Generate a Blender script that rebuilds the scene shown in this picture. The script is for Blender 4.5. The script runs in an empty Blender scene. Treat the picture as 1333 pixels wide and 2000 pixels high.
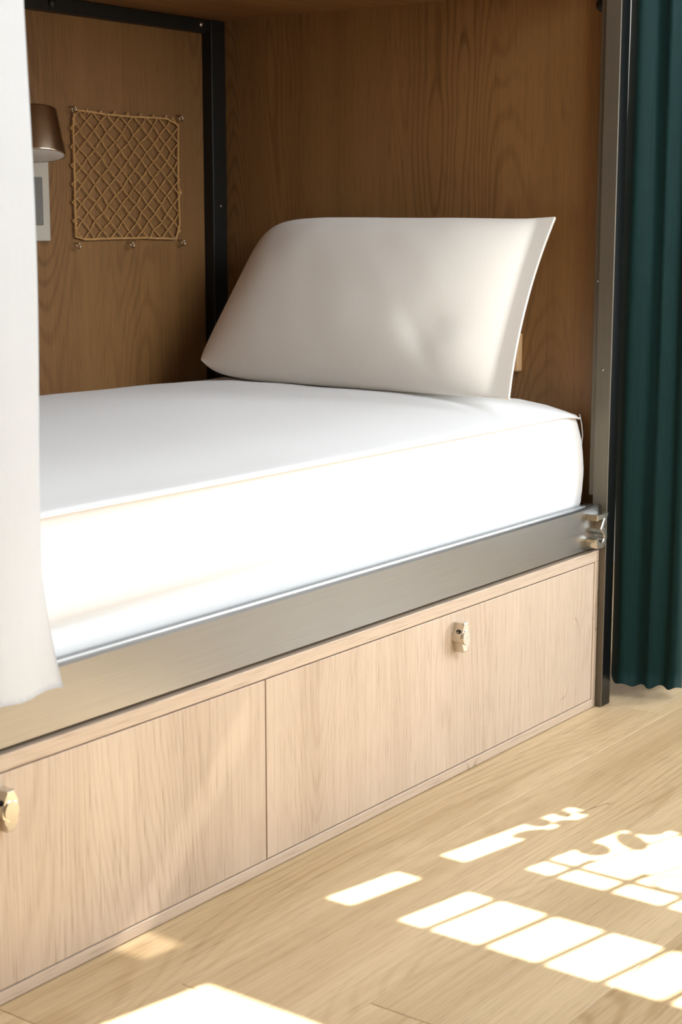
import bpy, bmesh, math, random
from mathutils import Vector, Matrix, noise
random.seed(7)
S = bpy.context.scene
C = S.collection
PI = math.pi

# ------------------------------------------------------------------ camera
def make_camera():
    yaw, pitch = 0.6379, -0.1783
    f = Vector((-math.sin(yaw)*math.cos(pitch), math.cos(yaw)*math.cos(pitch), math.sin(pitch)))
    r = Vector((math.cos(yaw), math.sin(yaw), 0))
    u = r.cross(f)
    m = Matrix((r, u, -f)).transposed().to_4x4()
    m.translation = Vector((1.3551, -2.6313, 0.898))
    cam = bpy.data.cameras.new('camera')
    o = bpy.data.objects.new('camera', cam)
    C.objects.link(o)
    o.matrix_world = m
    cam.sensor_width = 36
    cam.lens = 3148.2/2000*36
    cam.clip_start = .05
    cam.dof.use_dof = True
    cam.dof.focus_distance = 2.65
    cam.dof.aperture_fstop = 8
    S.camera = o
make_camera()

# ------------------------------------------------------------------ light
S.view_settings.view_transform = 'Standard'
S.view_settings.look = 'None'
S.view_settings.gamma = 1
S.view_settings.use_curve_mapping = False
S.view_settings.exposure = 0.0

w = bpy.data.worlds.new('sky')
S.world = w
w.use_nodes = True
w.node_tree.nodes['Background'].inputs[0].default_value = (.93, .96, 1, 1)
w.node_tree.nodes['Background'].inputs[1].default_value = 1.5

SUN = Vector((0.2, 1.0, 1.0))            # towards the sun
LX0 = 1.05                               # left edge of the low casement
YW = 1.2                                 # window wall
sl = bpy.data.lights.new('sun', 'SUN')
sl.energy = 38
sl.angle = math.radians(.25)
sl.color = (1, .97, .92)
so = bpy.data.objects.new('sun', sl)
so.rotation_euler = SUN.to_track_quat('Z', 'Y').to_euler()
so.location = (1, 4, 5)
C.objects.link(so)

def window_light(name, loc, direction, sx, sy, watt, col):
    l = bpy.data.lights.new(name, 'AREA')
    l.shape = 'RECTANGLE'
    l.size, l.size_y = sx, sy
    l.energy = watt
    l.color = col
    o = bpy.data.objects.new(name, l)
    o.location = loc
    o.rotation_euler = Vector(direction).to_track_quat('-Z', 'Z').to_euler()
    C.objects.link(o)
# daylight through the low casement and the high window, with an added side fill
window_light('daylight_casement', (LX0+.3, YW+.03, .9), (0, -1, 0), .55, 1.05, 50, (.84, .935, 1))
window_light('side_fill', (1.73, -.6, 1.85), (-1, 0, 0), 1.3, 1.6, 60, (.84, .935, 1))  # unseen fill lamp added to brighten pillow, curtain and mattress top
window_light('daylight_high', (1.06, YW+.09, 2.23), (0, -1, 0), 1.15, 1.0, 3, (.97, .98, 1))

# ------------------------------------------------------------------ helpers
def root(name, label, cat, loc, group=None, kind=None):
    o = bpy.data.objects.new(name, None)
    o.empty_display_size = .05
    o.location = loc
    C.objects.link(o)
    if label: o['label'] = label
    if cat: o['category'] = cat
    if group: o['group'] = group
    if kind: o['kind'] = kind
    return o

def world_loc(o):
    l = Vector((0, 0, 0))
    while o:
        l += o.location
        o = o.parent
    return l

def link(name, bm, mat, parent=None, smooth=True, loc=None, label=None, cat=None, kind=None, group=None):
    me = bpy.data.meshes.new(name)
    bmesh.ops.recalc_face_normals(bm, faces=bm.faces)
    bm.to_mesh(me)
    bm.free()
    for m in (mat if isinstance(mat, (list, tuple)) else [mat]):
        me.materials.append(m)
    if smooth:
        for p in me.polygons: p.use_smooth = True
    o = bpy.data.objects.new(name, me)
    C.objects.link(o)
    base = Vector(loc) if loc is not None else Vector((0, 0, 0))
    if loc is not None:
        me.transform(Matrix.Translation(-base))
    if parent:
        o.parent = parent
        o.location = base - world_loc(parent)
    else:
        o.location = base
    if label: o['label'] = label
    if cat: o['category'] = cat
    if kind: o['kind'] = kind
    if group: o['group'] = group
    return o

def box(bm, a, b, bev=0.0, seg=2):
    a, b = Vector(a), Vector(b)
    r = bmesh.ops.create_cube(bm, size=1)
    vs = r['verts']
    bmesh.ops.scale(bm, vec=[abs(b[i]-a[i]) for i in range(3)], verts=vs)
    bmesh.ops.translate(bm, vec=(a+b)/2, verts=vs)
    if bev:
        es = list({e for v in vs for e in v.link_edges})
        bmesh.ops.bevel(bm, geom=es, offset=bev, segments=seg, affect='EDGES', profile=.5)
    return bm

def boxes(*bs, bev=0.0):
    bm = bmesh.new()
    for a, b in bs: box(bm, a, b, bev)
    return bm

def part_box(name, a, b, mat, parent, bev=.001, **k):
    o = link(name, boxes((a, b), bev=bev), mat, parent, smooth=False, loc=((a[0]+b[0])/2, (a[1]+b[1])/2, min(a[2], b[2])), **k)
    return o

def tube(bm, pts, rad, n=6, closed=False):
    pts = [Vector(p) for p in pts]
    rings = []
    N = len(pts)
    for i, p in enumerate(pts):
        if closed: t = pts[(i+1) % N]-pts[i-1]
        else: t = pts[min(i+1, N-1)]-pts[max(i-1, 0)]
        t.normalize()
        ref = Vector((1, 0, 0)) if abs(t.x) < .8 else Vector((0, 0, 1))
        a = t.cross(ref).normalized()
        b = t.cross(a)
        rr = rad[i] if isinstance(rad, (list, tuple)) else rad
        rings.append([bm.verts.new(p+a*rr*math.cos(2*PI*k/n)+b*rr*math.sin(2*PI*k/n)) for k in range(n)])
    for i in range(N if closed else N-1):
        A, B = rings[i], rings[(i+1) % N]
        for k in range(n):
            bm.faces.new((A[k], A[(k+1) % n], B[(k+1) % n], B[k]))
    if not closed:
        bm.faces.new(rings[0]); bm.faces.new(rings[-1])
    return bm

def lathe(bm, prof, c, n=40, cap0=True, cap1=True):
    rings = []
    for r_, z in prof:
        rings.append([bm.verts.new((c[0]+r_*math.cos(2*PI*k/n), c[1]+r_*math.sin(2*PI*k/n), c[2]+z)) for k in range(n)])
    for A, B in zip(rings, rings[1:]):
        for k in range(n):
            bm.faces.new((A[k], A[(k+1) % n], B[(k+1) % n], B[k]))
    if cap0: bm.faces.new(rings[0])
    if cap1: bm.faces.new(rings[-1])
    return bm

def prism_x(bm, outline, x0, x1, bev=.0):
    """outline in (y, z), extruded along x"""
    A = [bm.verts.new((x0, y, z)) for y, z in outline]
    B = [bm.verts.new((x1, y, z)) for y, z in outline]
    n = len(outline)
    bm.faces.new(A)
    top = bm.faces.new(B)
    for k in range(n):
        bm.faces.new((A[k], A[(k+1) % n], B[(k+1) % n], B[k]))
    if bev:
        bmesh.ops.bevel(bm, geom=list(top.edges), offset=bev, segments=2, affect='EDGES', profile=.5)
    return bm

# ------------------------------------------------------------------ materials
class NT:
    def __init__(s, name):
        s.m = bpy.data.materials.new(name)
        s.m.use_nodes = True
        s.t = s.m.node_tree
        s.t.nodes.clear()
        s.out = s.t.nodes.new('ShaderNodeOutputMaterial')
    def n(s, kind, **k):
        x = s.t.nodes.new('ShaderNode'+kind)
        ins = k.pop('ins', {})
        for a, v in k.items(): setattr(x, a, v)
        for a, v in ins.items():
            if isinstance(v, bpy.types.NodeSocket): s.t.links.new(v, x.inputs[a])
            else: x.inputs[a].default_value = v
        return x
    def math(s, op, a, b=0.0, c=0.0):
        return s.n('Math', operation=op, ins={0: a, 1: b, 2: c}).outputs[0]
    def vmath(s, op, a, b):
        return s.n('VectorMath', operation=op, ins={0: a, 1: b}).outputs[0]
    def noise(s, v, scale, detail=2, dist=0.0, rough=.5):
        return s.n('TexNoise', ins={'Vector': v, 'Scale': scale, 'Detail': detail, 'Distortion': dist, 'Roughness': rough}).outputs[0]
    def rng(s, v, a, b, c=0.0, d=1.0):
        return s.n('MapRange', ins={0: v, 1: a, 2: b, 3: c, 4: d}).outputs[0]
    def mix(s, f, a, b):
        x = s.n('Mix', data_type='RGBA')
        for i, v in ((0, f), (6, a), (7, b)):
            if isinstance(v, bpy.types.NodeSocket): s.t.links.new(v, x.inputs[i])
            else: x.inputs[i].default_value = v
        return x.outputs[2]
    def bsdf(s, col, rough=.5, metal=0.0, bump=None, bstr=.1, bdist=.001, **ins):
        b = s.n('BsdfPrincipled', ins={'Base Color': col, 'Roughness': rough, 'Metallic': metal, **ins})
        if bump is not None:
            bn = s.n('Bump', ins={'Height': bump, 'Strength': bstr, 'Distance': bdist})
            s.t.links.new(bn.outputs[0], b.inputs['Normal'])
        s.t.links.new(b.outputs[0], s.out.inputs[0])
        return b

def rgb(r, g, b):
    f = lambda c: (c/255/12.92 if c <= 10 else ((c/255+.055)/1.055)**2.4)
    return (f(r), f(g), f(b), 1)

def wood(name, axis, light, mid, dark, rough=.42, fig=1.0, broad=1.0, freq=210.0):
    t = NT(name)
    co = t.n('TexCoord').outputs['Object']
    rnd = t.n('ObjectInfo').outputs['Random']
    off = t.n('VectorMath', operation='SCALE', ins={0: (17.3, 11.1, 23.7)})
    t.t.links.new(rnd, off.inputs['Scale'])
    co = t.vmath('ADD', co, off.outputs[0])
    def st(k):
        v = [1, 1, 1]; v[axis] = k
        return t.vmath('MULTIPLY', co, tuple(v))
    # growth ring figure: contour lines of a stretched smooth field
    wob = t.noise(st(.5), 9, 2)
    fld = t.noise(st(.16), 4.2, 1.5, .25)
    fld = t.math('ADD', fld, t.math('MULTIPLY', wob, .035))
    ring = t.math('SINE', t.math('MULTIPLY', fld, freq))
    ring = t.rng(ring, .1, 1.0)
    msk = t.rng(t.noise(st(.22), 3.1, 1), .42, .62)
    # straight fine grain
    fine = t.noise(st(.012), 190, 3, 0, .6)
    pore = t.rng(t.noise(st(.03), 520, 2), .56, .70)
    band = t.noise(st(.03), 12, 2)
    tone = t.noise(st(.25), 2.2, 2)
    grain = t.rng(fine, .35, .68)
    f = t.math('MULTIPLY', grain, .30)
    f = t.math('ADD', f, t.math('MULTIPLY', t.math('MULTIPLY', ring, msk), .42*fig))
    f = t.math('ADD', f, t.math('MULTIPLY', t.rng(band, .35, .68), .38*broad))
    f = t.math('ADD', f, t.math('MULTIPLY', t.rng(tone, .35, .65), .22*broad))
    col = t.mix(t.rng(f, .1, 1.25), light, mid)
    col = t.mix(t.math('MULTIPLY', pore, .30), col, dark)
    # a few short dark cracks and knots
    crk = t.noise(st(.35), 11, 3, .6)
    crk = t.rng(t.math('ABSOLUTE', t.math('SUBTRACT', crk, .5)), .0, .011, 1, 0)
    cm = t.rng(t.noise(t.vmath('ADD', co, (3.1, 5.2, 9.1)), 4.6, 1), .69, .74)
    col = t.mix(t.math('MULTIPLY', t.math('MULTIPLY', crk, cm), .75), col, dark)
    h = t.math('SUBTRACT', 0.0, t.math('ADD', pore, t.math('MULTIPLY', fine, .5)))
    t.bsdf(col, t.rng(fine, .3, .7, rough-.04, rough+.1), 0, h, .25, .0004)
    return t.m

OAK = (rgb(199, 179, 159), rgb(167, 145, 123), rgb(96, 72, 50))
M = {}
M['oak_z'] = wood('oak_vertical_grain', 2, *OAK, fig=.7, freq=260.0)
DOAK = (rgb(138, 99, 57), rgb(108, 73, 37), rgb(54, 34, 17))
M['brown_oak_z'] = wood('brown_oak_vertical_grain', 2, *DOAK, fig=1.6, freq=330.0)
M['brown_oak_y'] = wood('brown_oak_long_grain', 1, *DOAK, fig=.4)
M['oak_y'] = wood('oak_long_grain', 1, *OAK, fig=.4)
FL = (rgb(218, 193, 155), rgb(174, 146, 105), rgb(104, 80, 52))
M['floor'] = wood('oak_floor_plank', 1, *FL, rough=.40, fig=.8, broad=1.3)

def steel(name, col, axis, rough=.34, metal=1.0, blot=.25):
    t = NT(name)
    co = t.n('TexCoord').outputs['Object']
    v = [1, 1, 1]; v[axis] = .012
    br = t.noise(t.vmath('MULTIPLY', co, tuple(v)), 420, 3)
    bl = t.noise(co, 6, 3)
    f = t.math('ADD', t.math('MULTIPLY', t.rng(br, .3, .7), .18), t.math('MULTIPLY', t.rng(bl, .3, .7), blot))
    c2 = tuple(x*.62 for x in col[:3])+(1,)
    t.bsdf(t.mix(f, col, c2), t.rng(br, .3, .7, rough-.02, rough+.03), metal, br, .03, .0001)
    return t.m
M['rail'] = steel('brushed_steel_rail', (.32, .32, .318, 1), 1, .30, 1.0, .10)
M['post'] = steel('raw_steel_post', (.17, .145, .108, 1), 2, .5, .5)
M['dark_steel'] = steel('dark_steel_bar', (.018, .016, .013, 1), 1, .45, .4)
M['nickel'] = steel('polished_nickel', (.72, .68, .60, 1), 2, .24, 1, .1)
M['bronze'] = steel('brushed_bronze', (.56, .47, .36, 1), 2, .22, 1, .0)
M['screw'] = steel('screw_steel', (.55, .5, .44, 1), 2, .25, 1, .1)

def plain(name, col, rough=.5, **k):
    t = NT(name)
    co = t.n('TexCoord').outputs['Object']
    nz = t.noise(co, 40, 3)
    c2 = tuple(x*.93 for x in col[:3])+(1,)
    t.bsdf(t.mix(t.rng(nz, .3, .7), col, c2), rough, 0, nz, .05, .0005, **k)
    return t.m
M['post_reflection'] = plain('dark_reflection_steel', (.004, .004, .004, 1), .22)
M['wall'] = plain('white_plaster', (.80, .79, .77, 1), .8)
M['oak_wall'] = wood('oak_wall_cladding', 2, *OAK)
M['dark_wall'] = plain('brown_plaster', (.16, .11, .07, 1), .8)
M['frame'] = plain('white_window_paint', (.82, .81, .79, 1), .4)
M['plastic'] = plain('warm_white_plastic', (.50, .45, .37, 1), .35)
M['grey_plastic'] = plain('grey_plastic', (.17, .16, .14, 1), .4)
M['diffuser'] = plain('opal_diffuser', (.78, .74, .70, 1), .4)
M['black'] = plain('black_recess', (.012, .011, .010, 1), .6)
M['card'] = plain('tan_card', rgb(205, 165, 120), .7)

def cloth(name, col, col2, scale, trans=0.0, rough=.85, sheen=.2, wrinkle=0.0):
    t = NT(name)
    co = t.n('TexCoord').outputs['Object']
    wv = t.noise(co, scale, 2)
    ln = t.noise(t.vmath('MULTIPLY', co, (1, 1, .05)), scale*.5, 2)
    f = t.math('MULTIPLY', t.math('ADD', wv, ln), .5)
    h = f
    if wrinkle:
        wr = t.noise(t.vmath('MULTIPLY', co, (1, .45, 1)), 9, 3, .6)
        h = t.math('ADD', t.math('MULTIPLY', f, .08), t.math('MULTIPLY', wr, 1.0))
    b = t.bsdf(t.mix(t.rng(f, .35, .65), col, col2), rough, 0, h, wrinkle if wrinkle else .12, .004 if wrinkle else .0006,
               **{'Sheen Weight': sheen, 'Specular IOR Level': .2})
    if trans:
        tr = t.n('BsdfTranslucent', ins={'Color': col})
        mx = t.n('MixShader', ins={0: trans, 1: b.outputs[0], 2: tr.outputs[0]})
        t.t.links.new(mx.outputs[0], t.out.inputs[0])
    return t.m
M['sheet'] = cloth('white_cotton_sheet', (.77, .77, .77, 1), (.74, .74, .74, 1), 900, 0, wrinkle=.10)
M['pillow'] = cloth('white_pillowcase', (.88, .825, .745, 1), (.85, .795, .715, 1), 900, 0, wrinkle=.10)
M['white_curtain'] = cloth('white_curtain_cloth', (.88, .88, .88, 1), (.85, .85, .85, 1), 700, .25)
M['green_curtain'] = cloth('dark_green_curtain_cloth', (.014, .060, .058, 1), (.009, .045, .043, 1), 700, .05, .6, .15)
M['sun_block'] = cloth('sun_block_cloth', (.8, .8, .78, 1), (.77, .77, .75, 1), 500, .1)
M['cord'] = cloth('tan_cotton_cord', rgb(206, 160, 98), rgb(170, 124, 70), 600, 0)

def glass(name, k):
    t = NT(name)
    a = t.n('BsdfTransparent', ins={0: (k, k, k, 1)})
    g = t.n('BsdfGlossy', ins={'Roughness': .02})
    mx = t.n('MixShader', ins={0: .06, 1: a.outputs[0], 2: g.outputs[0]})
    t.t.links.new(mx.outputs[0], t.out.inputs[0])
    return t.m
M['glass'] = glass('window_glass', 1)
M['sun_dim'] = glass('sun_dimming_glass', .36)

# ------------------------------------------------------------------ room shell
XL, XR, YB, H = -1.0, 1.75, -4.6, 3.1
fl = link('floor', boxes(((XL-.1, YB-.1, -.08), (XR+.1, YW+.15, -.0125))), M['black'], None, False, kind='structure')
PW, PL = .21, 1.5
meshes = {}
col_i = 0
x = .13-PW*6
while x < XR:
    # end joints as in the photo for the boards in view
    ph = {0: .027, 1: .2, 2: -1.205}.get(round((x-(.13-PW))/PW), random.uniform(0, PL))
    y = ph
    while y > YB: y -= PL
    while y < YW:
        y0, y1 = max(y, YB), min(y+PL, YW)
        x0, x1 = max(x, XL), min(x+PW, XR)
        if y1-y0 > .02 and x1-x0 > .02:
            key = (round(x1-x0, 3), round(y1-y0, 3))
            g = .00035
            if key not in meshes:
                bm = boxes(((g, g, -.012), (x1-x0-g, y1-y0-g, 0)), bev=.0008)
                o = link('plank', bm, M['floor'], fl, False)
                meshes[key] = o.data
            else:
                o = bpy.data.objects.new('plank', meshes[key])
                C.objects.link(o)
                o.parent = fl
            o.location = (x0, y0, 0)
        y += PL
    x += PW

link('ceiling', boxes(((XL-.1, YB-.1, H), (XR+.1, YW+.15, H+.1))), M['oak_wall'], None, False, kind='structure')
link('wall_left', boxes(((XL-.1, YB-.1, -.0125), (XL, YW+.12, H))), M['wall'], None, False, kind='structure')
link('wall_back', boxes(((XL, YB-.1, -.0125), (XR, YB, H))), M['dark_wall'], None, False, kind='structure')

def wall_holes(name, axis, c0, c1, u0, u1, holes):
    bm = bmesh.new()
    def bb(a0, a1, z0, z1):
        if a1-a0 < 1e-4 or z1-z0 < 1e-4: return
        if axis == 'x': box(bm, (c0, a0, z0), (c1, a1, z1))
        else: box(bm, (a0, c0, z0), (a1, c1, z1))
    u = u0
    for (a0, a1, z0, z1) in holes:
        bb(u, a0, -.0125, H); bb(a0, a1, -.0125, z0); bb(a0, a1, z1, H)
        u = a1
    bb(u, u1, -.0125, H)
    return link(name, bm, M['oak_wall'], None, False, kind='structure')
SIDE = [(-1.3, .1, 1.0, 2.7)]
wall_holes('wall_right', 'x', XR, XR+.12, YB-.1, YW+.12, SIDE)
HX0, HX1, HZ0, HZ1 = .44, 1.68, 1.70, 2.78
LZ0, LZ1 = .35, 1.45
bm = bmesh.new()
for a0, a1, z0, z1 in [(XL, HX0, -.0125, H), (HX1, XR, -.0125, H), (HX0, HX1, HZ1, H), (HX0, LX0, -.0125, HZ0), (LX0+.6, HX1, -.0125, HZ0), (LX0, LX0+.6, -.0125, LZ0), (LX0, LX0+.6, LZ1, HZ0)]:
    box(bm, (a0, YW, z0), (a1, YW+.12, z1))
link('wall_far', bm, M['wall'], None, False, kind='structure')
w4 = root('window_4', None, None, (LX0, YW, LZ0), kind='structure')
link('window_frame', boxes(((LX0, YW+.06, LZ0), (LX0+.04, YW+.1, LZ1)), ((LX0+.56, YW+.06, LZ0), (LX0+.6, YW+.1, LZ1)), ((LX0+.04, YW+.06, LZ0), (LX0+.56, YW+.1, LZ0+.04)), ((LX0+.04, YW+.06, LZ1-.04), (LX0+.56, YW+.1, LZ1))), M['frame'], w4, False)
link('sun_block_sheet', boxes(((LX0+.04, YW+.078, LZ0+.04), (LX0+.56, YW+.082, LZ1-.04))), M['sun_block'], w4, False)  # unseen sheet added to keep direct sun out of the casement

for i, (a0, a1, z0, z1) in enumerate(SIDE):
    r = root('window_%d' % (i+2), None, None, (XR+.06, a0, z0), kind='structure')  # unseen side window, added to hold the fill lamp
    t = .05
    bm = boxes(((XR+.04, a0, z0), (XR+.09, a0+t, z1)), ((XR+.04, a1-t, z0), (XR+.09, a1, z1)),
               ((XR+.04, a0+t, z0), (XR+.09, a1-t, z0+t)), ((XR+.04, a0+t, z1-t), (XR+.09, a1-t, z1)),
               ((XR+.045, (a0+a1)/2-.02, z0+t), (XR+.085, (a0+a1)/2+.02, z1-t)))
    link('window_frame', bm, M['frame'], r, False)
    for s in (0, 1):
        b0 = a0+t if s == 0 else (a0+a1)/2+.02
        b1 = (a0+a1)/2-.02 if s == 0 else a1-t
        link('pane', boxes(((XR+.063, b0, z0+t), (XR+.067, b1, z1-t))), M['glass'], r, False)
    link('window_sill', boxes(((XR-.05, a0-.04, z0-.03), (XR+.04, a1+.04, z0)), bev=.004), M['frame'], r, False)

# high window with iron grille: the sun falls through it onto the floor
w1 = root('window_1', None, None, (HX0, YW, HZ0), kind='structure')
F0, F1 = YW+.01, YW+.05
def wf(x0, x1, z0, z1): return ((x0, F0, z0), (x1, F1, z1))
link('window_frame', boxes(wf(.44, .562, 1.70, 2.245), wf(.609, .680, 1.70, 2.245), wf(.562, .609, 2.03, 2.08),
                           wf(.680, HX1, 2.00, 2.08), wf(.44, HX1, 2.245, 2.43), wf(.555, .655, 2.43, HZ1), wf(.44, .555, 2.53, HZ1), wf(.655, HX1, 2.43, 2.495)), M['frame'], w1, False)
link('pane', boxes(((.44, YW+.055, 2.43), (.6, YW+.058, HZ1))), M['sun_dim'], w1, False)  # dimming pane added to weaken the sun stripe on the cabinet
link('pane', boxes(((.6, YW+.055, 2.43), (HX1, YW+.058, HZ1))), M['glass'], w1, False)
link('pane', boxes(((.562, YW+.055, 1.70), (HX1, YW+.058, 2.245))), M['glass'], w1, False)
bars = [.728+.0835*k for k in range(15)]
for k, bx_ in enumerate(bars):
    if bx_ > HX1-.02: break
    bm = bmesh.new()
    tube(bm, [(bx_, YW+.03, 1.90), (bx_, YW+.03, 2.245)], .0075, 6)
    link('iron_bar', bm, M['black'], w1)
for k in range(0, 14):                      # fanned bars in the lower field
    bm = bmesh.new()
    x0 = .70+.0835*k
    if x0 > 1.58: break
    tube(bm, [(x0+.03, YW+.03, 1.93), (x0+.055+.012*(k % 3), YW+.03, 1.70)], .0034, 6)
    link('iron_bar', bm, M['black'], w1)
bm = bmesh.new()
tube(bm, [(.68, YW+.03, 1.937), (HX1, YW+.03, 1.937)], .006, 6)
link('iron_bar', bm, M['black'], w1)
for k in range(5):                          # scrolls
    bm = bmesh.new()
    cx = .86+.165*k
    pts = []
    for j in range(26):
        a = PI*.0+j/25*PI*2.6
        rr = .040-.026*j/25
        pts.append((cx+rr*math.cos(a), YW+.03, 1.897+rr*math.sin(a)*.95))
    tube(bm, pts, .0034, 6)
    link('iron_scroll', bm, M['black'], w1)
for (cx, cz, ra, rb, an) in [(.60, 1.86, .018, .035, .4), (.575, 1.815, .02, .02, 0), (.605, 1.79, .015, .02, .6), (.574, 1.76, .02, .012, .3),
                             (.60, 1.735, .02, .008, -.4), (.70, 1.86, .03, .025, .5), (.72, 1.80, .04, .02, .6), (.70, 1.74, .035, .03, .2), (.77, 1.725, .03, .018, .4)]:
    bm = bmesh.new()
    vs = [bm.verts.new((cx+ra*math.cos(a)*math.cos(an)-rb*math.sin(a)*math.sin(an), YW+.028, cz+ra*math.cos(a)*math.sin(an)+rb*math.sin(a)*math.cos(an))) for a in [2*PI*k/10 for k in range(10)]]
    f = bm.faces.new(vs)
    e = bmesh.ops.extrude_face_region(bm, geom=[f])
    bmesh.ops.translate(bm, vec=(0, .004, 0), verts=[v for v in e['geom'] if isinstance(v, bmesh.types.BMVert)])
    link('iron_leaf', bm, M['black'], w1, False)

# ------------------------------------------------------------------ bunk frame
HC = .3007
bf = root('bunk_frame', 'oak panelled bunk frame with brushed steel posts and side rail', 'bunk bed', (-.47, -1, 0))
HEAD = .037
FOOT = -2.04
part_box('front_post', (-.017, .0032, 0), (.0118, .036, 1.47), M['post_reflection'], bf, .001)  # black stands in for the dark curtain mirrored in the post's outer face
part_box('post_plate', (-.017, 0, 0), (.012, .003, 1.47), M['post'], bf, .0006)
part_box('post_flange', (-.029, .006, .40), (-.0172, .036, 1.47), M['post'], bf, .0015)
part_box('front_post', (-.03, FOOT-.04, 0), (.012, FOOT, 1.47), M['post'], bf, .0025)
part_box('corner_post', (-.968, -.008, 0), (-.925, .0365, 1.47), M['dark_steel'], bf, .002)
part_box('corner_post', (-.968, FOOT-.04, 0), (-.925, FOOT, 1.47), M['dark_steel'], bf, .002)
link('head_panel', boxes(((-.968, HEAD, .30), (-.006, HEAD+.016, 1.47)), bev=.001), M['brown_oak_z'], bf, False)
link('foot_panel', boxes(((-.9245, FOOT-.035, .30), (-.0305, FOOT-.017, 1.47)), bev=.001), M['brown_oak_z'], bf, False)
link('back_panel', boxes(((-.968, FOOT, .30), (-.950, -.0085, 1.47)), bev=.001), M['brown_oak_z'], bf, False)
# side rail: steel channel with a lip
bm = bmesh.new()
y0, y1 = FOOT, -.001
prof = [(0, .3084), (0, .3835), (-.003, .3866), (-.007, .3866), (-.0085, .382), (-.0165, .382), (-.018, .3855), (-.028, .3855), (-.030, .383), (-.030, .3084)]
A = [bm.verts.new((px, y0, pz)) for px, pz in prof]; B = [bm.verts.new((px, y1, pz)) for px, pz in prof]
bm.faces.new(A); bm.faces.new(B)
for k in range(len(prof)): bm.faces.new((A[k], A[(k+1) % len(prof)], B[(k+1) % len(prof)], B[k]))
link('side_rail', bm, M['rail'], bf, False)
part_box('side_rail', (-.030, FOOT, 1.335), (0, -.001, 1.42), M['rail'], bf, .003)
part_box('back_rail', (-.9495, FOOT, .3084), (-.92, -.0085, .36), M['dark_steel'], bf, .002)
part_box('back_crossbar', (-.9495, FOOT, 1.2824), (-.928, -.0085, 1.309), M['dark_steel'], bf, .0015)
link('mattress_base', boxes(((-.918, FOOT, .335), (-.031, .03, .352))), M['oak_y'], bf, False)
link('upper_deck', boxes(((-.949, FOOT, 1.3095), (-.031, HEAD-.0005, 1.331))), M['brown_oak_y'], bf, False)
def screw(p, nrm, r=.004, mat='screw'):
    bm = bmesh.new()
    bmesh.ops.create_uvsphere(bm, u_segments=12, v_segments=8, radius=r)
    for v in bm.verts:
        if v.co.z < 0: v.co.z = 0
        v.co.z *= .6
    q = Vector(nrm).to_track_quat('Z', 'Y').to_matrix().to_4x4()
    bm.transform(Matrix.Translation(p) @ q)
    link('screw', bm, M[mat], bf)
screw((-.928, -.035, 1.2975), (1, 0, 0), .006)
screw((-.928, -.452, 1.297), (1, 0, 0), .010, 'dark_steel')
screw((-.925, .016, .93), (1, 0, 0), .0025)
screw((-.0215, .006, .793), (0, -1, 0), .003)
screw((-.004, 0, .633), (0, -1, 0), .0025)
screw((-.045, .037, 1.277), (0, -1, 0), .012, 'dark_steel')

# the number on the end of the rail
cl = [(-.019, .0262), (.0165, .0262)]
cl2 = []
for k in range(17):
    a = math.radians(78-k/16*258)
    cl2.append((-.001+.0165*math.cos(a), -.0125+.0150*math.sin(a)))
stroke = cl+[(.0035, .0045)]+cl2[1:]
hw = [.0058]*len(stroke)
def offset_poly(pts, hw):
    L, R_ = [], []
    n = len(pts)
    for i in range(n):
        p = Vector(pts[i])
        d0 = (p-Vector(pts[i-1])).normalized() if i else None
        d1 = (Vector(pts[i+1])-p).normalized() if i < n-1 else None
        if d0 is None: d0 = d1
        if d1 is None: d1 = d0
        n0, n1 = Vector((-d0.y, d0.x)), Vector((-d1.y, d1.x))
        m = (n0+n1)
        m = m.normalized() if m.length > 1e-6 else n0
        k = min(1/max(m.dot(n0), .45), 1.7)
        L.append(p+m*hw[i]*k); R_.append(p-m*hw[i]*k)
    return L, R_
Lp, Rp = offset_poly(stroke, hw)
bm = bmesh.new()
CY, CZ, D0, D1 = -.034, .3435, .0003, .0215
rows = []
for a, b in zip(Lp, Rp):
    rows.append([bm.verts.new((xx, CY+q.x, CZ+q.y)) for q, xx in ((a, D0), (a, D1), (b, D1), (b, D0))])
for A, B in zip(rows, rows[1:]):
    for k in range(4): bm.faces.new((A[k], A[(k+1) % 4], B[(k+1) % 4], B[k]))
bm.faces.new(rows[0]); bm.faces.new(rows[-1])
bmesh.ops.recalc_face_normals(bm, faces=bm.faces)
es = [e for e in bm.edges if all(abs(v.co.x-D1) < 1e-6 for v in e.verts) and len(e.link_faces) == 2 and e.calc_face_angle(0) > 1]
bmesh.ops.bevel(bm, geom=es, offset=.0012, segments=1, affect='EDGES')
link('number_three', bm, M['nickel'], bf, False, label='polished metal number 3')

# ------------------------------------------------------------------ storage cabinet
cb = root('storage_cabinet', 'long oak storage cabinet with lift doors beneath the mattress rail', 'cabinet', (-.3, -1, 0))
CE = -.0012
CF = FOOT
part_box('top_board', (-.88, CF, .2805), (0, CE, HC), M['oak_y'], cb, .001)
part_box('bottom_board', (-.88, CF, .0015), (0, CE, .0170), M['oak_y'], cb, .001)
part_box('side_board', (-.88, -.0165, .0172), (0, CE, .2803), M['oak_z'], cb, .001)
part_box('side_board', (-.88, CF, .0172), (0, CF+.016, .2803), M['oak_z'], cb, .001)
part_box('cabinet_back', (-.60, CF+.0165, .0172), (-.585, -.0168, .2803), M['black'], cb, 0)
part_box('divider', (-.58, -.985, .0172), (-.022, -.969, .2803), M['oak_z'], cb, .0005)
part_box('door', (-.018, -.9755, .0188), (-.0006, -.0183, .2785), M['oak_z'], cb, .0009)
part_box('door', (-.018, CF+.018, .0188), (-.0006, -.9778, .2785), M['oak_z'], cb, .0009)

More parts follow.
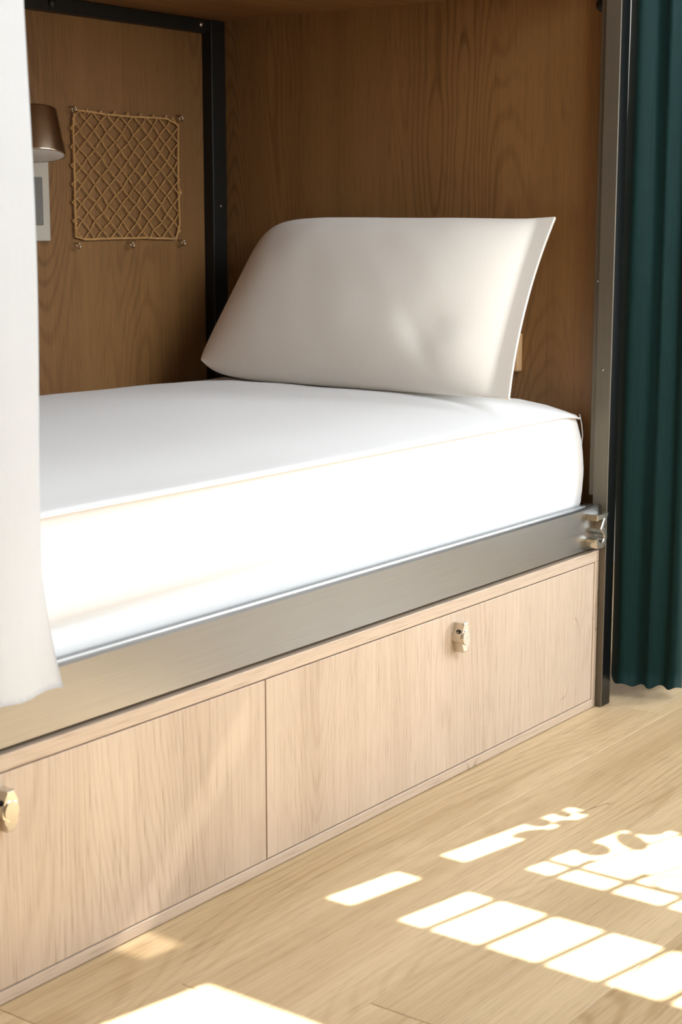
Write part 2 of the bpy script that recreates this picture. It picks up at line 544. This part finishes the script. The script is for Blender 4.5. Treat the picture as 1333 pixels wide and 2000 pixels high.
def latch(yc, zc, first=None):
    if first:
        c = first.copy(); C.objects.link(c)
        c.location = first.location+Vector((0, yc-LY, zc-LZ))
        for ch in first.children:
            d = ch.copy(); C.objects.link(d); d.parent = c
        return c
    out = []
    def arc(a0, a1, n, r): return [(r*math.cos(math.radians(a0+(a1-a0)*k/n)), r*math.sin(math.radians(a0+(a1-a0)*k/n))) for k in range(n+1)]
    out += arc(-48, 48, 8, .0135)
    out += [(.0068, .0185), (.0062, .0245), (-.0062, .0245), (-.0068, .0185)]
    out += arc(132, 228, 8, .0135)
    out += [(-.0068, -.0185), (-.0062, -.0245), (.0062, -.0245), (.0068, -.0185)]
    bm = bmesh.new()
    prism_x(bm, [(yc+a, zc+b) for a, b in out], -.0005, .0185, .0018)
    o = link('latch', bm, M['nickel'], cb, False, loc=(0, yc, zc), label='polished nickel latch with round cover')
    bm = bmesh.new()
    vs = [(yc+.0108*math.cos(2*PI*k/24), zc+.0125*math.sin(2*PI*k/24)) for k in range(24)]
    prism_x(bm, vs, .0186, .0202, .0005)
    link('cover_disc', bm, M['nickel'], o, False, loc=(0, yc, zc))
    bm = bmesh.new()
    # keyhole on the flank: a dark socket with a small pin
    cy, cz = yc-.0098, zc+.0105
    bmesh.ops.create_cone(bm, cap_ends=True, segments=16, radius1=.0032, radius2=.0032, depth=.004)
    bm.transform(Matrix.Translation((.0105, cy, cz)) @ Matrix.Rotation(math.radians(90), 4, 'X'))
    link('keyhole', bm, M['black'], o, False, loc=(0, yc, zc))
    bm = bmesh.new()
    bmesh.ops.create_cone(bm, cap_ends=True, segments=10, radius1=.0012, radius2=.0012, depth=.004)
    bm.transform(Matrix.Translation((.0112, cy-.0012, cz-.0004)) @ Matrix.Rotation(math.radians(90), 4, 'X'))
    link('key_pin', bm, M['nickel'], o, False, loc=(0, yc, zc))
    return o
LY, LZ = -.4905, .2395
l0 = latch(LY, LZ)
latch(-1.4565, .2395, l0)

# ------------------------------------------------------------------ mattress
def mattress():
    x0, x1, y0, y1 = -.945, -.032, -2.03, .026
    def ring(d, z, R=.055):
        pts = []
        r_ = max(R-d*.6, .004)
        cx = [(x1-d-r_, y1-d-r_, 0), (x0+d+r_, y1-d-r_, 90), (x0+d+r_, y0+d+r_, 180), (x1-d-r_, y0+d+r_, 270)]
        nc = 12
        cs = []
        for (a, b, s) in cx:
            cs.append([(a+r_*math.cos(math.radians(s+90*k/nc)), b+r_*math.sin(math.radians(s+90*k/nc))) for k in range(nc+1)])
        ne = [30, 80, 30, 80]
        for q in range(4):
            pts += cs[q]
            p, n_ = Vector(cs[q][-1]), Vector(cs[(q+1) % 4][0])
            for k in range(1, ne[q]): pts.append(tuple(p.lerp(n_, k/ne[q])))
        return [(a, b, z) for a, b in pts]
    prof = [(.060, .3535), (.034, .356), (.014, .364), (.004, .378), (.001, .388), (.0005, .398), (-.0005, .408), (-.001, .418), (-.0015, .428), (-.002, .438), (-.002, .45), (-.001, .465), (0, .48), (.0015, .492), (.003, .503), (.005, .513), (.007, .522), (.009, .530), (.011, .5375), (.012, .543), (.0115, .548),
            (.0075, .5515), (.0100, .5555), (.016, .558), (.03, .562), (.06, .569), (.1, .578), (.15, .586), (.2, .591), (.26, .595), (.33, .599), (.39, .601), (.44, .602)]
    bm = bmesh.new()
    rings = []
    for i, (d, z) in enumerate(prof):
        rr = []
        for (a, b, c) in ring(d, z):
            front = max(0, 1-abs(a-x1)/.06)
            left = min(1, max(0, (-b-.35)/.9))          # further from the head the sheet hangs looser
            dz = dx = 0
            if .49 < c < .56 and front > 0:
                dx -= .018*left*math.exp(-((c-.527)/.017)**2)*front
                dz += .003*left*math.exp(-((c-.553)/.02)**2)*front
            if c < .47 and front > 0:
                ph = (c-.415-.02*(b+1.2))/.013
                dx -= .013*left*math.exp(-ph*ph)*front
            if c > .55:
                n1 = noise.noise(Vector((a*3.2, b*2.2, 1.7)))
                n2 = noise.noise(Vector((a*9-b*3, b*5, 4.7)))
                k = min(1, d/.06)
                dz += (n1*.006+n2*.0022)*k
                dz -= .014*math.exp(-(((b-.026)/.06)**2))*math.exp(-((a-x1)/.22)**2)
                # hollow and pull lines near the pillow corner
                dz += .003*math.exp(-((a+.62)/.2)**2-((b+.33)/.10)**2)
            rr.append(bm.verts.new((a+dx, b, c+dz)))
        rings.append(rr)
    n = len(rings[0])
    for A, B in zip(rings, rings[1:]):
        for k in range(n): bm.faces.new((A[k], A[(k+1) % n], B[(k+1) % n], B[k]))
    bm.faces.new(rings[0]); bm.faces.new(rings[-1])
    seam = [tuple(v.co) for v in rings[next(i for i, q in enumerate(prof) if q[1] > .551)]]
    o = link('mattress', bm, M['sheet'], None, True, label='white single mattress in a fitted cotton sheet on the bunk', cat='mattress', loc=(-.49, -1.0, .3535))
    bm = bmesh.new()
    tube(bm, [(a+.0012*(1 if a > -.1 else 0), b, c+.0005) for a, b, c in seam], .0018, 6, True)
    link('piping', bm, M['sheet'], o)
    bm = bmesh.new()                       # loose threads at the head end corner
    pts = [(-.054, .010, .548), (-.050, .011, .53), (-.0475, .0115, .51), (-.0485, .010, .49), (-.0495, .009, .475), (-.051, .0095, .462)]
    tube(bm, [Vector(p) for p in pts], .0011, 5)
    link('loose_thread', bm, M['sheet'], o)
mattress()

# ------------------------------------------------------------------ pillow
def pillow():
    nu, nv = 72, 48
    bm = bmesh.new()
    B0, B1 = (-.235, .597), (-.008, .905)     # (y, z) bottom and top
    nrm = Vector((0, -.80, .60))
    def P(u, v, side):
        s = (v+1)/2
        xl = -.792*(1-s)-.772*s
        xr = -.060*(1-s)-.104*s
        t = (u+1)/2
        x = xl+(xr-xl)*t
        y = B0[0]+(B1[0]-B0[0])*s
        z = B0[1]+(B1[1]-B0[1])*s
        # seams curve in between the corners
        e = (1-v*v)
        x += -.014*max(0, u)**6*e+.004*max(0, -u)**6*e
        zdip = -.010*(1-u*u)*max(0, v)**6
        z += zdip
        # rounded left corners
        if u < 0:
            k = max(0, -u)**6*abs(v)**6
            x += .030*k
            z -= (.018 if v > 0 else -.03)*k
        uu = min(1, max(-1, (u+.06)/.94)) if u > 0 else u      # stuffing ends before the open end
        a = (1-abs(uu)**3.2)**.75
        b = (1-abs(v)**2.6)**.62
        T = (.078 if side > 0 else .028)*a*b+.0025
        T += side*.0*a
        n1 = noise.noise(Vector((x*6, z*7, 2.2+side)))
        n2 = noise.noise(Vector((x*15+z*10, z*14, 8.1)))
        if side > 0: T += (n1*.0035+n2*.0014)*a*b**.5
        # dent near the lower right corner
        if side > 0:
            T -= .010*math.exp(-((u-.56)/.14)**2-((v+.45)/.20)**2)*a
            T += .008*math.exp(-((u-.72)/.13)**2-((v+.62)/.25)**2)*a
            T -= .004*math.exp(-((u-.45+.35*(v+.5))/.05)**2-((v+.55)/.3)**2)*a
        p = Vector((x, y, z))+nrm*T*side
        p.y = min(p.y, HEAD-.003)
        # the lower edge flattens on the mattress
        return p
    G = {}
    for side in (1, -1):
        for i in range(nu+1):
            for j in range(nv+1):
                u = -1+2*i/nu; v = -1+2*j/nv
                u = math.sin(u*PI/2*.92)/math.sin(PI/2*.92); v = math.sin(v*PI/2*.92)/math.sin(PI/2*.92)
                G[side, i, j] = bm.verts.new(P(u, v, side))
    for side in (1, -1):
        for i in range(nu):
            for j in range(nv):
                bm.faces.new((G[side, i, j], G[side, i+1, j], G[side, i+1, j+1], G[side, i, j+1]))
    for i in range(nu):
        for j in (0, nv): bm.faces.new((G[1, i, j], G[1, i+1, j], G[-1, i+1, j], G[-1, i, j]))
    for j in range(nv):
        for i in (0, nu): bm.faces.new((G[1, i, j], G[1, i, j+1], G[-1, i, j+1], G[-1, i, j]))
    link('pillow', bm, M['pillow'], None, True, label='plump white pillow leaning against the oak head panel', cat='pillow', loc=(-.43, -.12, .6))
pillow()

bm = boxes(((-.245, .019, .618), (-.193, .0368, .690)), bev=.003)
link('wooden_block', bm, M['card'], None, False, label='small tan wooden block on the head panel, half hidden behind the pillow', cat='block', loc=(-.225, .025, .618))

# ------------------------------------------------------------------ reading lamp
BX = -.950
lp = root('reading_lamp', 'bronze conical reading lamp on the oak back panel', 'lamp', (BX, -.561, 1.02))
LC = (-.872, -.561, 1.014)
def tilt(b):            # the head is tipped a little towards the bed
    c = Vector((LC[0], LC[1], LC[2]+.045))
    b.transform(Matrix.Translation(c) @ Matrix.Rotation(math.radians(-10), 4, Vector((.68, .73, 0))) @ Matrix.Translation(-c))
bm = bmesh.new()
lathe(bm, [(.0535, .004), (.0565, 0), (.0575, .001), (.0575, .003), (.0435, .081), (.042, .084), (.038, .0855), (.001, .086)], LC, 48, False, True)
tilt(bm)
link('lamp_shade', bm, M['bronze'], lp)
bm = bmesh.new()
lathe(bm, [(.001, -.0006), (.050, -.0004), (.0535, .0008), (.0535, .004), (.001, .006)], LC, 48)
tilt(bm)
link('diffuser', bm, M['diffuser'], lp)
bm = bmesh.new()
tube(bm, [(BX+.006, -.561, 1.06), (-.918, -.561, 1.06)], .009, 16)
link('lamp_arm', bm, M['bronze'], lp)
bm = bmesh.new()
tube(bm, [(BX+.0002, -.561, 1.06), (BX+.008, -.561, 1.06)], .028, 28)
link('mounting_plate', bm, M['bronze'], lp)

sp = root('socket_plate', 'tall cream switch plate with grey module below the bronze lamp', 'switch', (BX, -.5, .861))
bm = boxes(((BX+.0003, -.545, .861), (BX+.008, -.459, 1.020)), bev=.0035)
link('plate', bm, M['plastic'], sp, False)
bm = boxes(((BX+.0078, -.525, .891), (BX+.0105, -.4795, .980)), bev=.001)
link('socket_module', bm, M['grey_plastic'], sp, False)

# ------------------------------------------------------------------ cord net
nt = root('cord_net', 'tan knotted cord net pocket stretched on the oak back panel', 'net', (BX, -.245, .862))
NY0, NY1, NZ0, NZ1 = -.394, -.095, .863, 1.108
NX = BX+.007
rnd = random.Random(3)
bm = bmesh.new()
def side(a, b, n=14, bow=(0, 0, 0)):
    return [tuple(Vector(a).lerp(Vector(b), k/n)+Vector(bow)*math.sin(PI*k/n)+Vector((0, rnd.uniform(-.0006, .0006), rnd.uniform(-.0006, .0006)))) for k in range(n)]
c = .006
loop = side((NX, NY0, NZ0+c), (NX, NY0+.001, NZ1-c))+side((NX, NY0+c, NZ1), (NX, NY1-c*2, NZ1-.003), 14, (0, 0, -.003))+side((NX, NY1, NZ1-.003-c*2), (NX, NY1, NZ0+c*2), 14, (0, -.002, 0))+side((NX, NY1-c*2, NZ0), (NX, NY0+c, NZ0), 14, (0, 0, .002))
tube(bm, loop, .0021, 6, True)
link('border_cord', bm, M['cord'], nt)
NC, NR = 8, 7
cw = (NY1-NY0)/NC; rh = (NZ1-NZ0)/NR
knot = {}
for i in range(NC*2+1):
    for j in range(NR*2+1):
        jy = 0 if i in (0, NC*2) else rnd.uniform(-.0025, .0025)
        jz = 0 if j in (0, NR*2) else rnd.uniform(-.0025, .0025)
        sag = -.004*math.sin(PI*i/(NC*2))*(j/(NR*2))
        knot[i, j] = Vector((NX+.002*math.sin(i*1.3+j), NY0+cw/2*i+jy, NZ0+rh/2*j+jz+sag))
def strand(pts):
    bm = bmesh.new()
    P = []
    for a, b in zip(pts, pts[1:]):
        P.append(a)
        P.append(a.lerp(b, .5)+Vector((rnd.uniform(-.001, .001), rnd.uniform(-.0009, .0009), rnd.uniform(-.0009, .0009))))
    P.append(pts[-1])
    tube(bm, P, .0014, 5)
    for p in pts[1:-1]:
        g = bmesh.ops.create_uvsphere(bm, u_segments=6, v_segments=4, radius=.0022)
        bmesh.ops.translate(bm, vec=p, verts=g['verts'])
    link('net_strand', bm, M['cord'], nt)
for c0 in range(NC):                       # zigzag strands: each swings half a cell to both sides of its column
    i0 = c0*2+1
    strand([knot[i0+(1 if j % 2 else 0), j] for j in range(NR*2+1)])
    strand([knot[i0-(1 if j % 2 else 0), j] for j in range(NR*2+1)])
# loops over the border and hooks in the panel
for k in range(1, NR):
    bm = bmesh.new()
    z = NZ0+rh*k+.006
    tube(bm, [(NX+.001, NY0+.009, z+.004), (NX+.003, NY0-.001, z), (NX, NY0-.007, z-.004), (NX-.002, NY0-.002, z-.008), (NX, NY0+.004, z-.010)], .0013, 5)
    link('lashing', bm, M['cord'], nt)
for k in range(1, NC):
    bm = bmesh.new()
    y = NY0+cw*k
    tube(bm, [(NX+.001, y-.006, NZ1-.006), (NX+.003, y-.002, NZ1+.001), (NX, y+.003, NZ1+.0035), (NX-.002, y+.006, NZ1-.001), (NX, y+.008, NZ1-.006)], .0013, 5)
    link('lashing', bm, M['cord'], nt)
for (y, z) in [(NY0-.002, NZ1+.006), (NY1+.002, NZ1+.004), (NY0, NZ0-.006), (NY1+.002, NZ0-.003), (-.245, NZ0-.006)]:
    bm = bmesh.new()
    pts = [(BX+.0002, y, z), (BX+.009, y, z)]
    for k in range(1, 12):
        a = PI/2-2*PI*k/13
        pts.append((BX+.014, y+.0055*math.cos(a), z-.0055+.0055*math.sin(a)+.0))
    tube(bm, pts, .0013, 6)
    link('screw_hook', bm, M['bronze'], nt)
bm = bmesh.new()                           # frayed knot on the border
for k in range(5):
    a = -.6+.35*k
    tube(bm, [(NX+.002, NY1, .957), (NX+.006, NY1+.005*math.sin(a)-.002, .957+.010*math.cos(a+1))], .0009, 4)
bmesh.ops.create_uvsphere(bm, u_segments=8, v_segments=6, radius=.0045, matrix=Matrix.Translation((NX+.001, NY1, .957)))
link('knot', bm, M['cord'], nt)

# ------------------------------------------------------------------ curtains
def spline(pts, n):
    out = []
    P = [Vector(p) for p in pts]
    m = len(P)
    for i in range(m-1):
        p0, p1, p2, p3 = P[max(i-1, 0)], P[i], P[i+1], P[min(i+2, m-1)]
        for k in range(n):
            t = k/n
            out.append(.5*((2*p1)+(p2-p0)*t+(2*p0-5*p1+4*p2-p3)*t*t+(3*p1-p0-3*p2+p3)*t**3))
    out.append(P[-1])
    return out

def sheet(name, path, zs, fn, mat, thick, label, cat):
    bm = bmesh.new()
    rows = []
    n = len(path)
    for z in zs:
        rows.append([bm.verts.new(fn(p, i/(n-1), z)) for i, p in enumerate(path)])
    for A, B in zip(rows, rows[1:]):
        for k in range(n-1): bm.faces.new((A[k], A[k+1], B[k+1], B[k]))
    g = bmesh.ops.solidify(bm, geom=list(bm.faces), thickness=thick)
    p = path[len(path)//2]
    return link(name, bm, mat, None, True, loc=(p.x, p.y, zs[0]), label=label, cat=cat)

# white curtain drawn aside at the foot of the bunk
pts = [(.060, -1.424), (.066, -1.45), (.074, -1.485), (.078, -1.52), (.070, -1.555), (.052, -1.585), (.048, -1.61)]
yy = -1.64; k = 0
while yy > -1.98:
    pts.append((.084 if k % 2 == 0 else .050, yy)); yy -= .045; k += 1
path = spline([(a, b-.009) for a, b in pts], 6)
zs = [.386+(1.395-.386)*(k/40)**1.25 for k in range(41)]
def fn(p, s, z):
    low = max(0, (.52-z)/.12)
    edge = math.exp(-s*14)
    y = p.y+.010*low**2*edge+.004*math.sin(z*9)*edge
    x = .064+(p.x-.064)*(.85+.3*low*.5)+.012*low*edge
    zz = z+.002*math.sin(s*40)
    return (x, y, zz)
cw_ = sheet('curtain', path, zs, fn, M['white_curtain'], .0018, 'white cotton bunk curtain drawn open beside the mattress', 'curtain')

# green curtain of the next bunk, bunched against the steel post
pts = [(.004, .125), (.013, .092), (.030, .072), (.046, .063), (.061, .073), (.072, .087), (.086, .088), (.098, .086), (.108, .100), (.118, .110), (.131, .104), (.142, .108), (.146, .128), (.128, .150),
       (.104, .160), (.090, .180), (.108, .205), (.134, .215), (.140, .24), (.110, .262), (.080, .275), (.090, .30), (.125, .315), (.13, .34), (.09, .362), (.06, .38), (.085, .41), (.12, .43), (.10, .46), (.06, .48)]
path = spline([(a-.03, b) for a, b in pts], 6)
zs = [.028+(1.40-.028)*k/40 for k in range(41)]
def fn(p, s, z):
    k = .97+.05*math.sin(z*1.7+.4)
    x = .04+(p.x-.04)*k+.0015*math.sin(z*6+s*20)
    y = p.y+.002*math.sin(z*5+s*13)
    zz = z
    if z < .2:
        lift = .035*math.exp(-s*28)+.0035*math.sin(s*70)
        zz += lift*(1-z/.2)
    return (x, y, zz)
sheet('curtain', path, zs, fn, M['green_curtain'], .0018, 'dark green full length curtain bunched beside the steel post', 'curtain')

def track(name, a, b, label):
    part = boxes((a, b), bev=.002)
    link(name, part, M['dark_steel'], None, False, loc=a, label=label, cat='curtain rail')
track('curtain_rail', (.030, FOOT, 1.396), (.098, -.05, 1.41), 'dark steel curtain rail under the upper bunk, above the white curtain')
track('curtain_rail', (-.03, .055, 1.402), (.12, YW, 1.416), 'dark steel curtain rail reaching the window wall, above the green curtain')
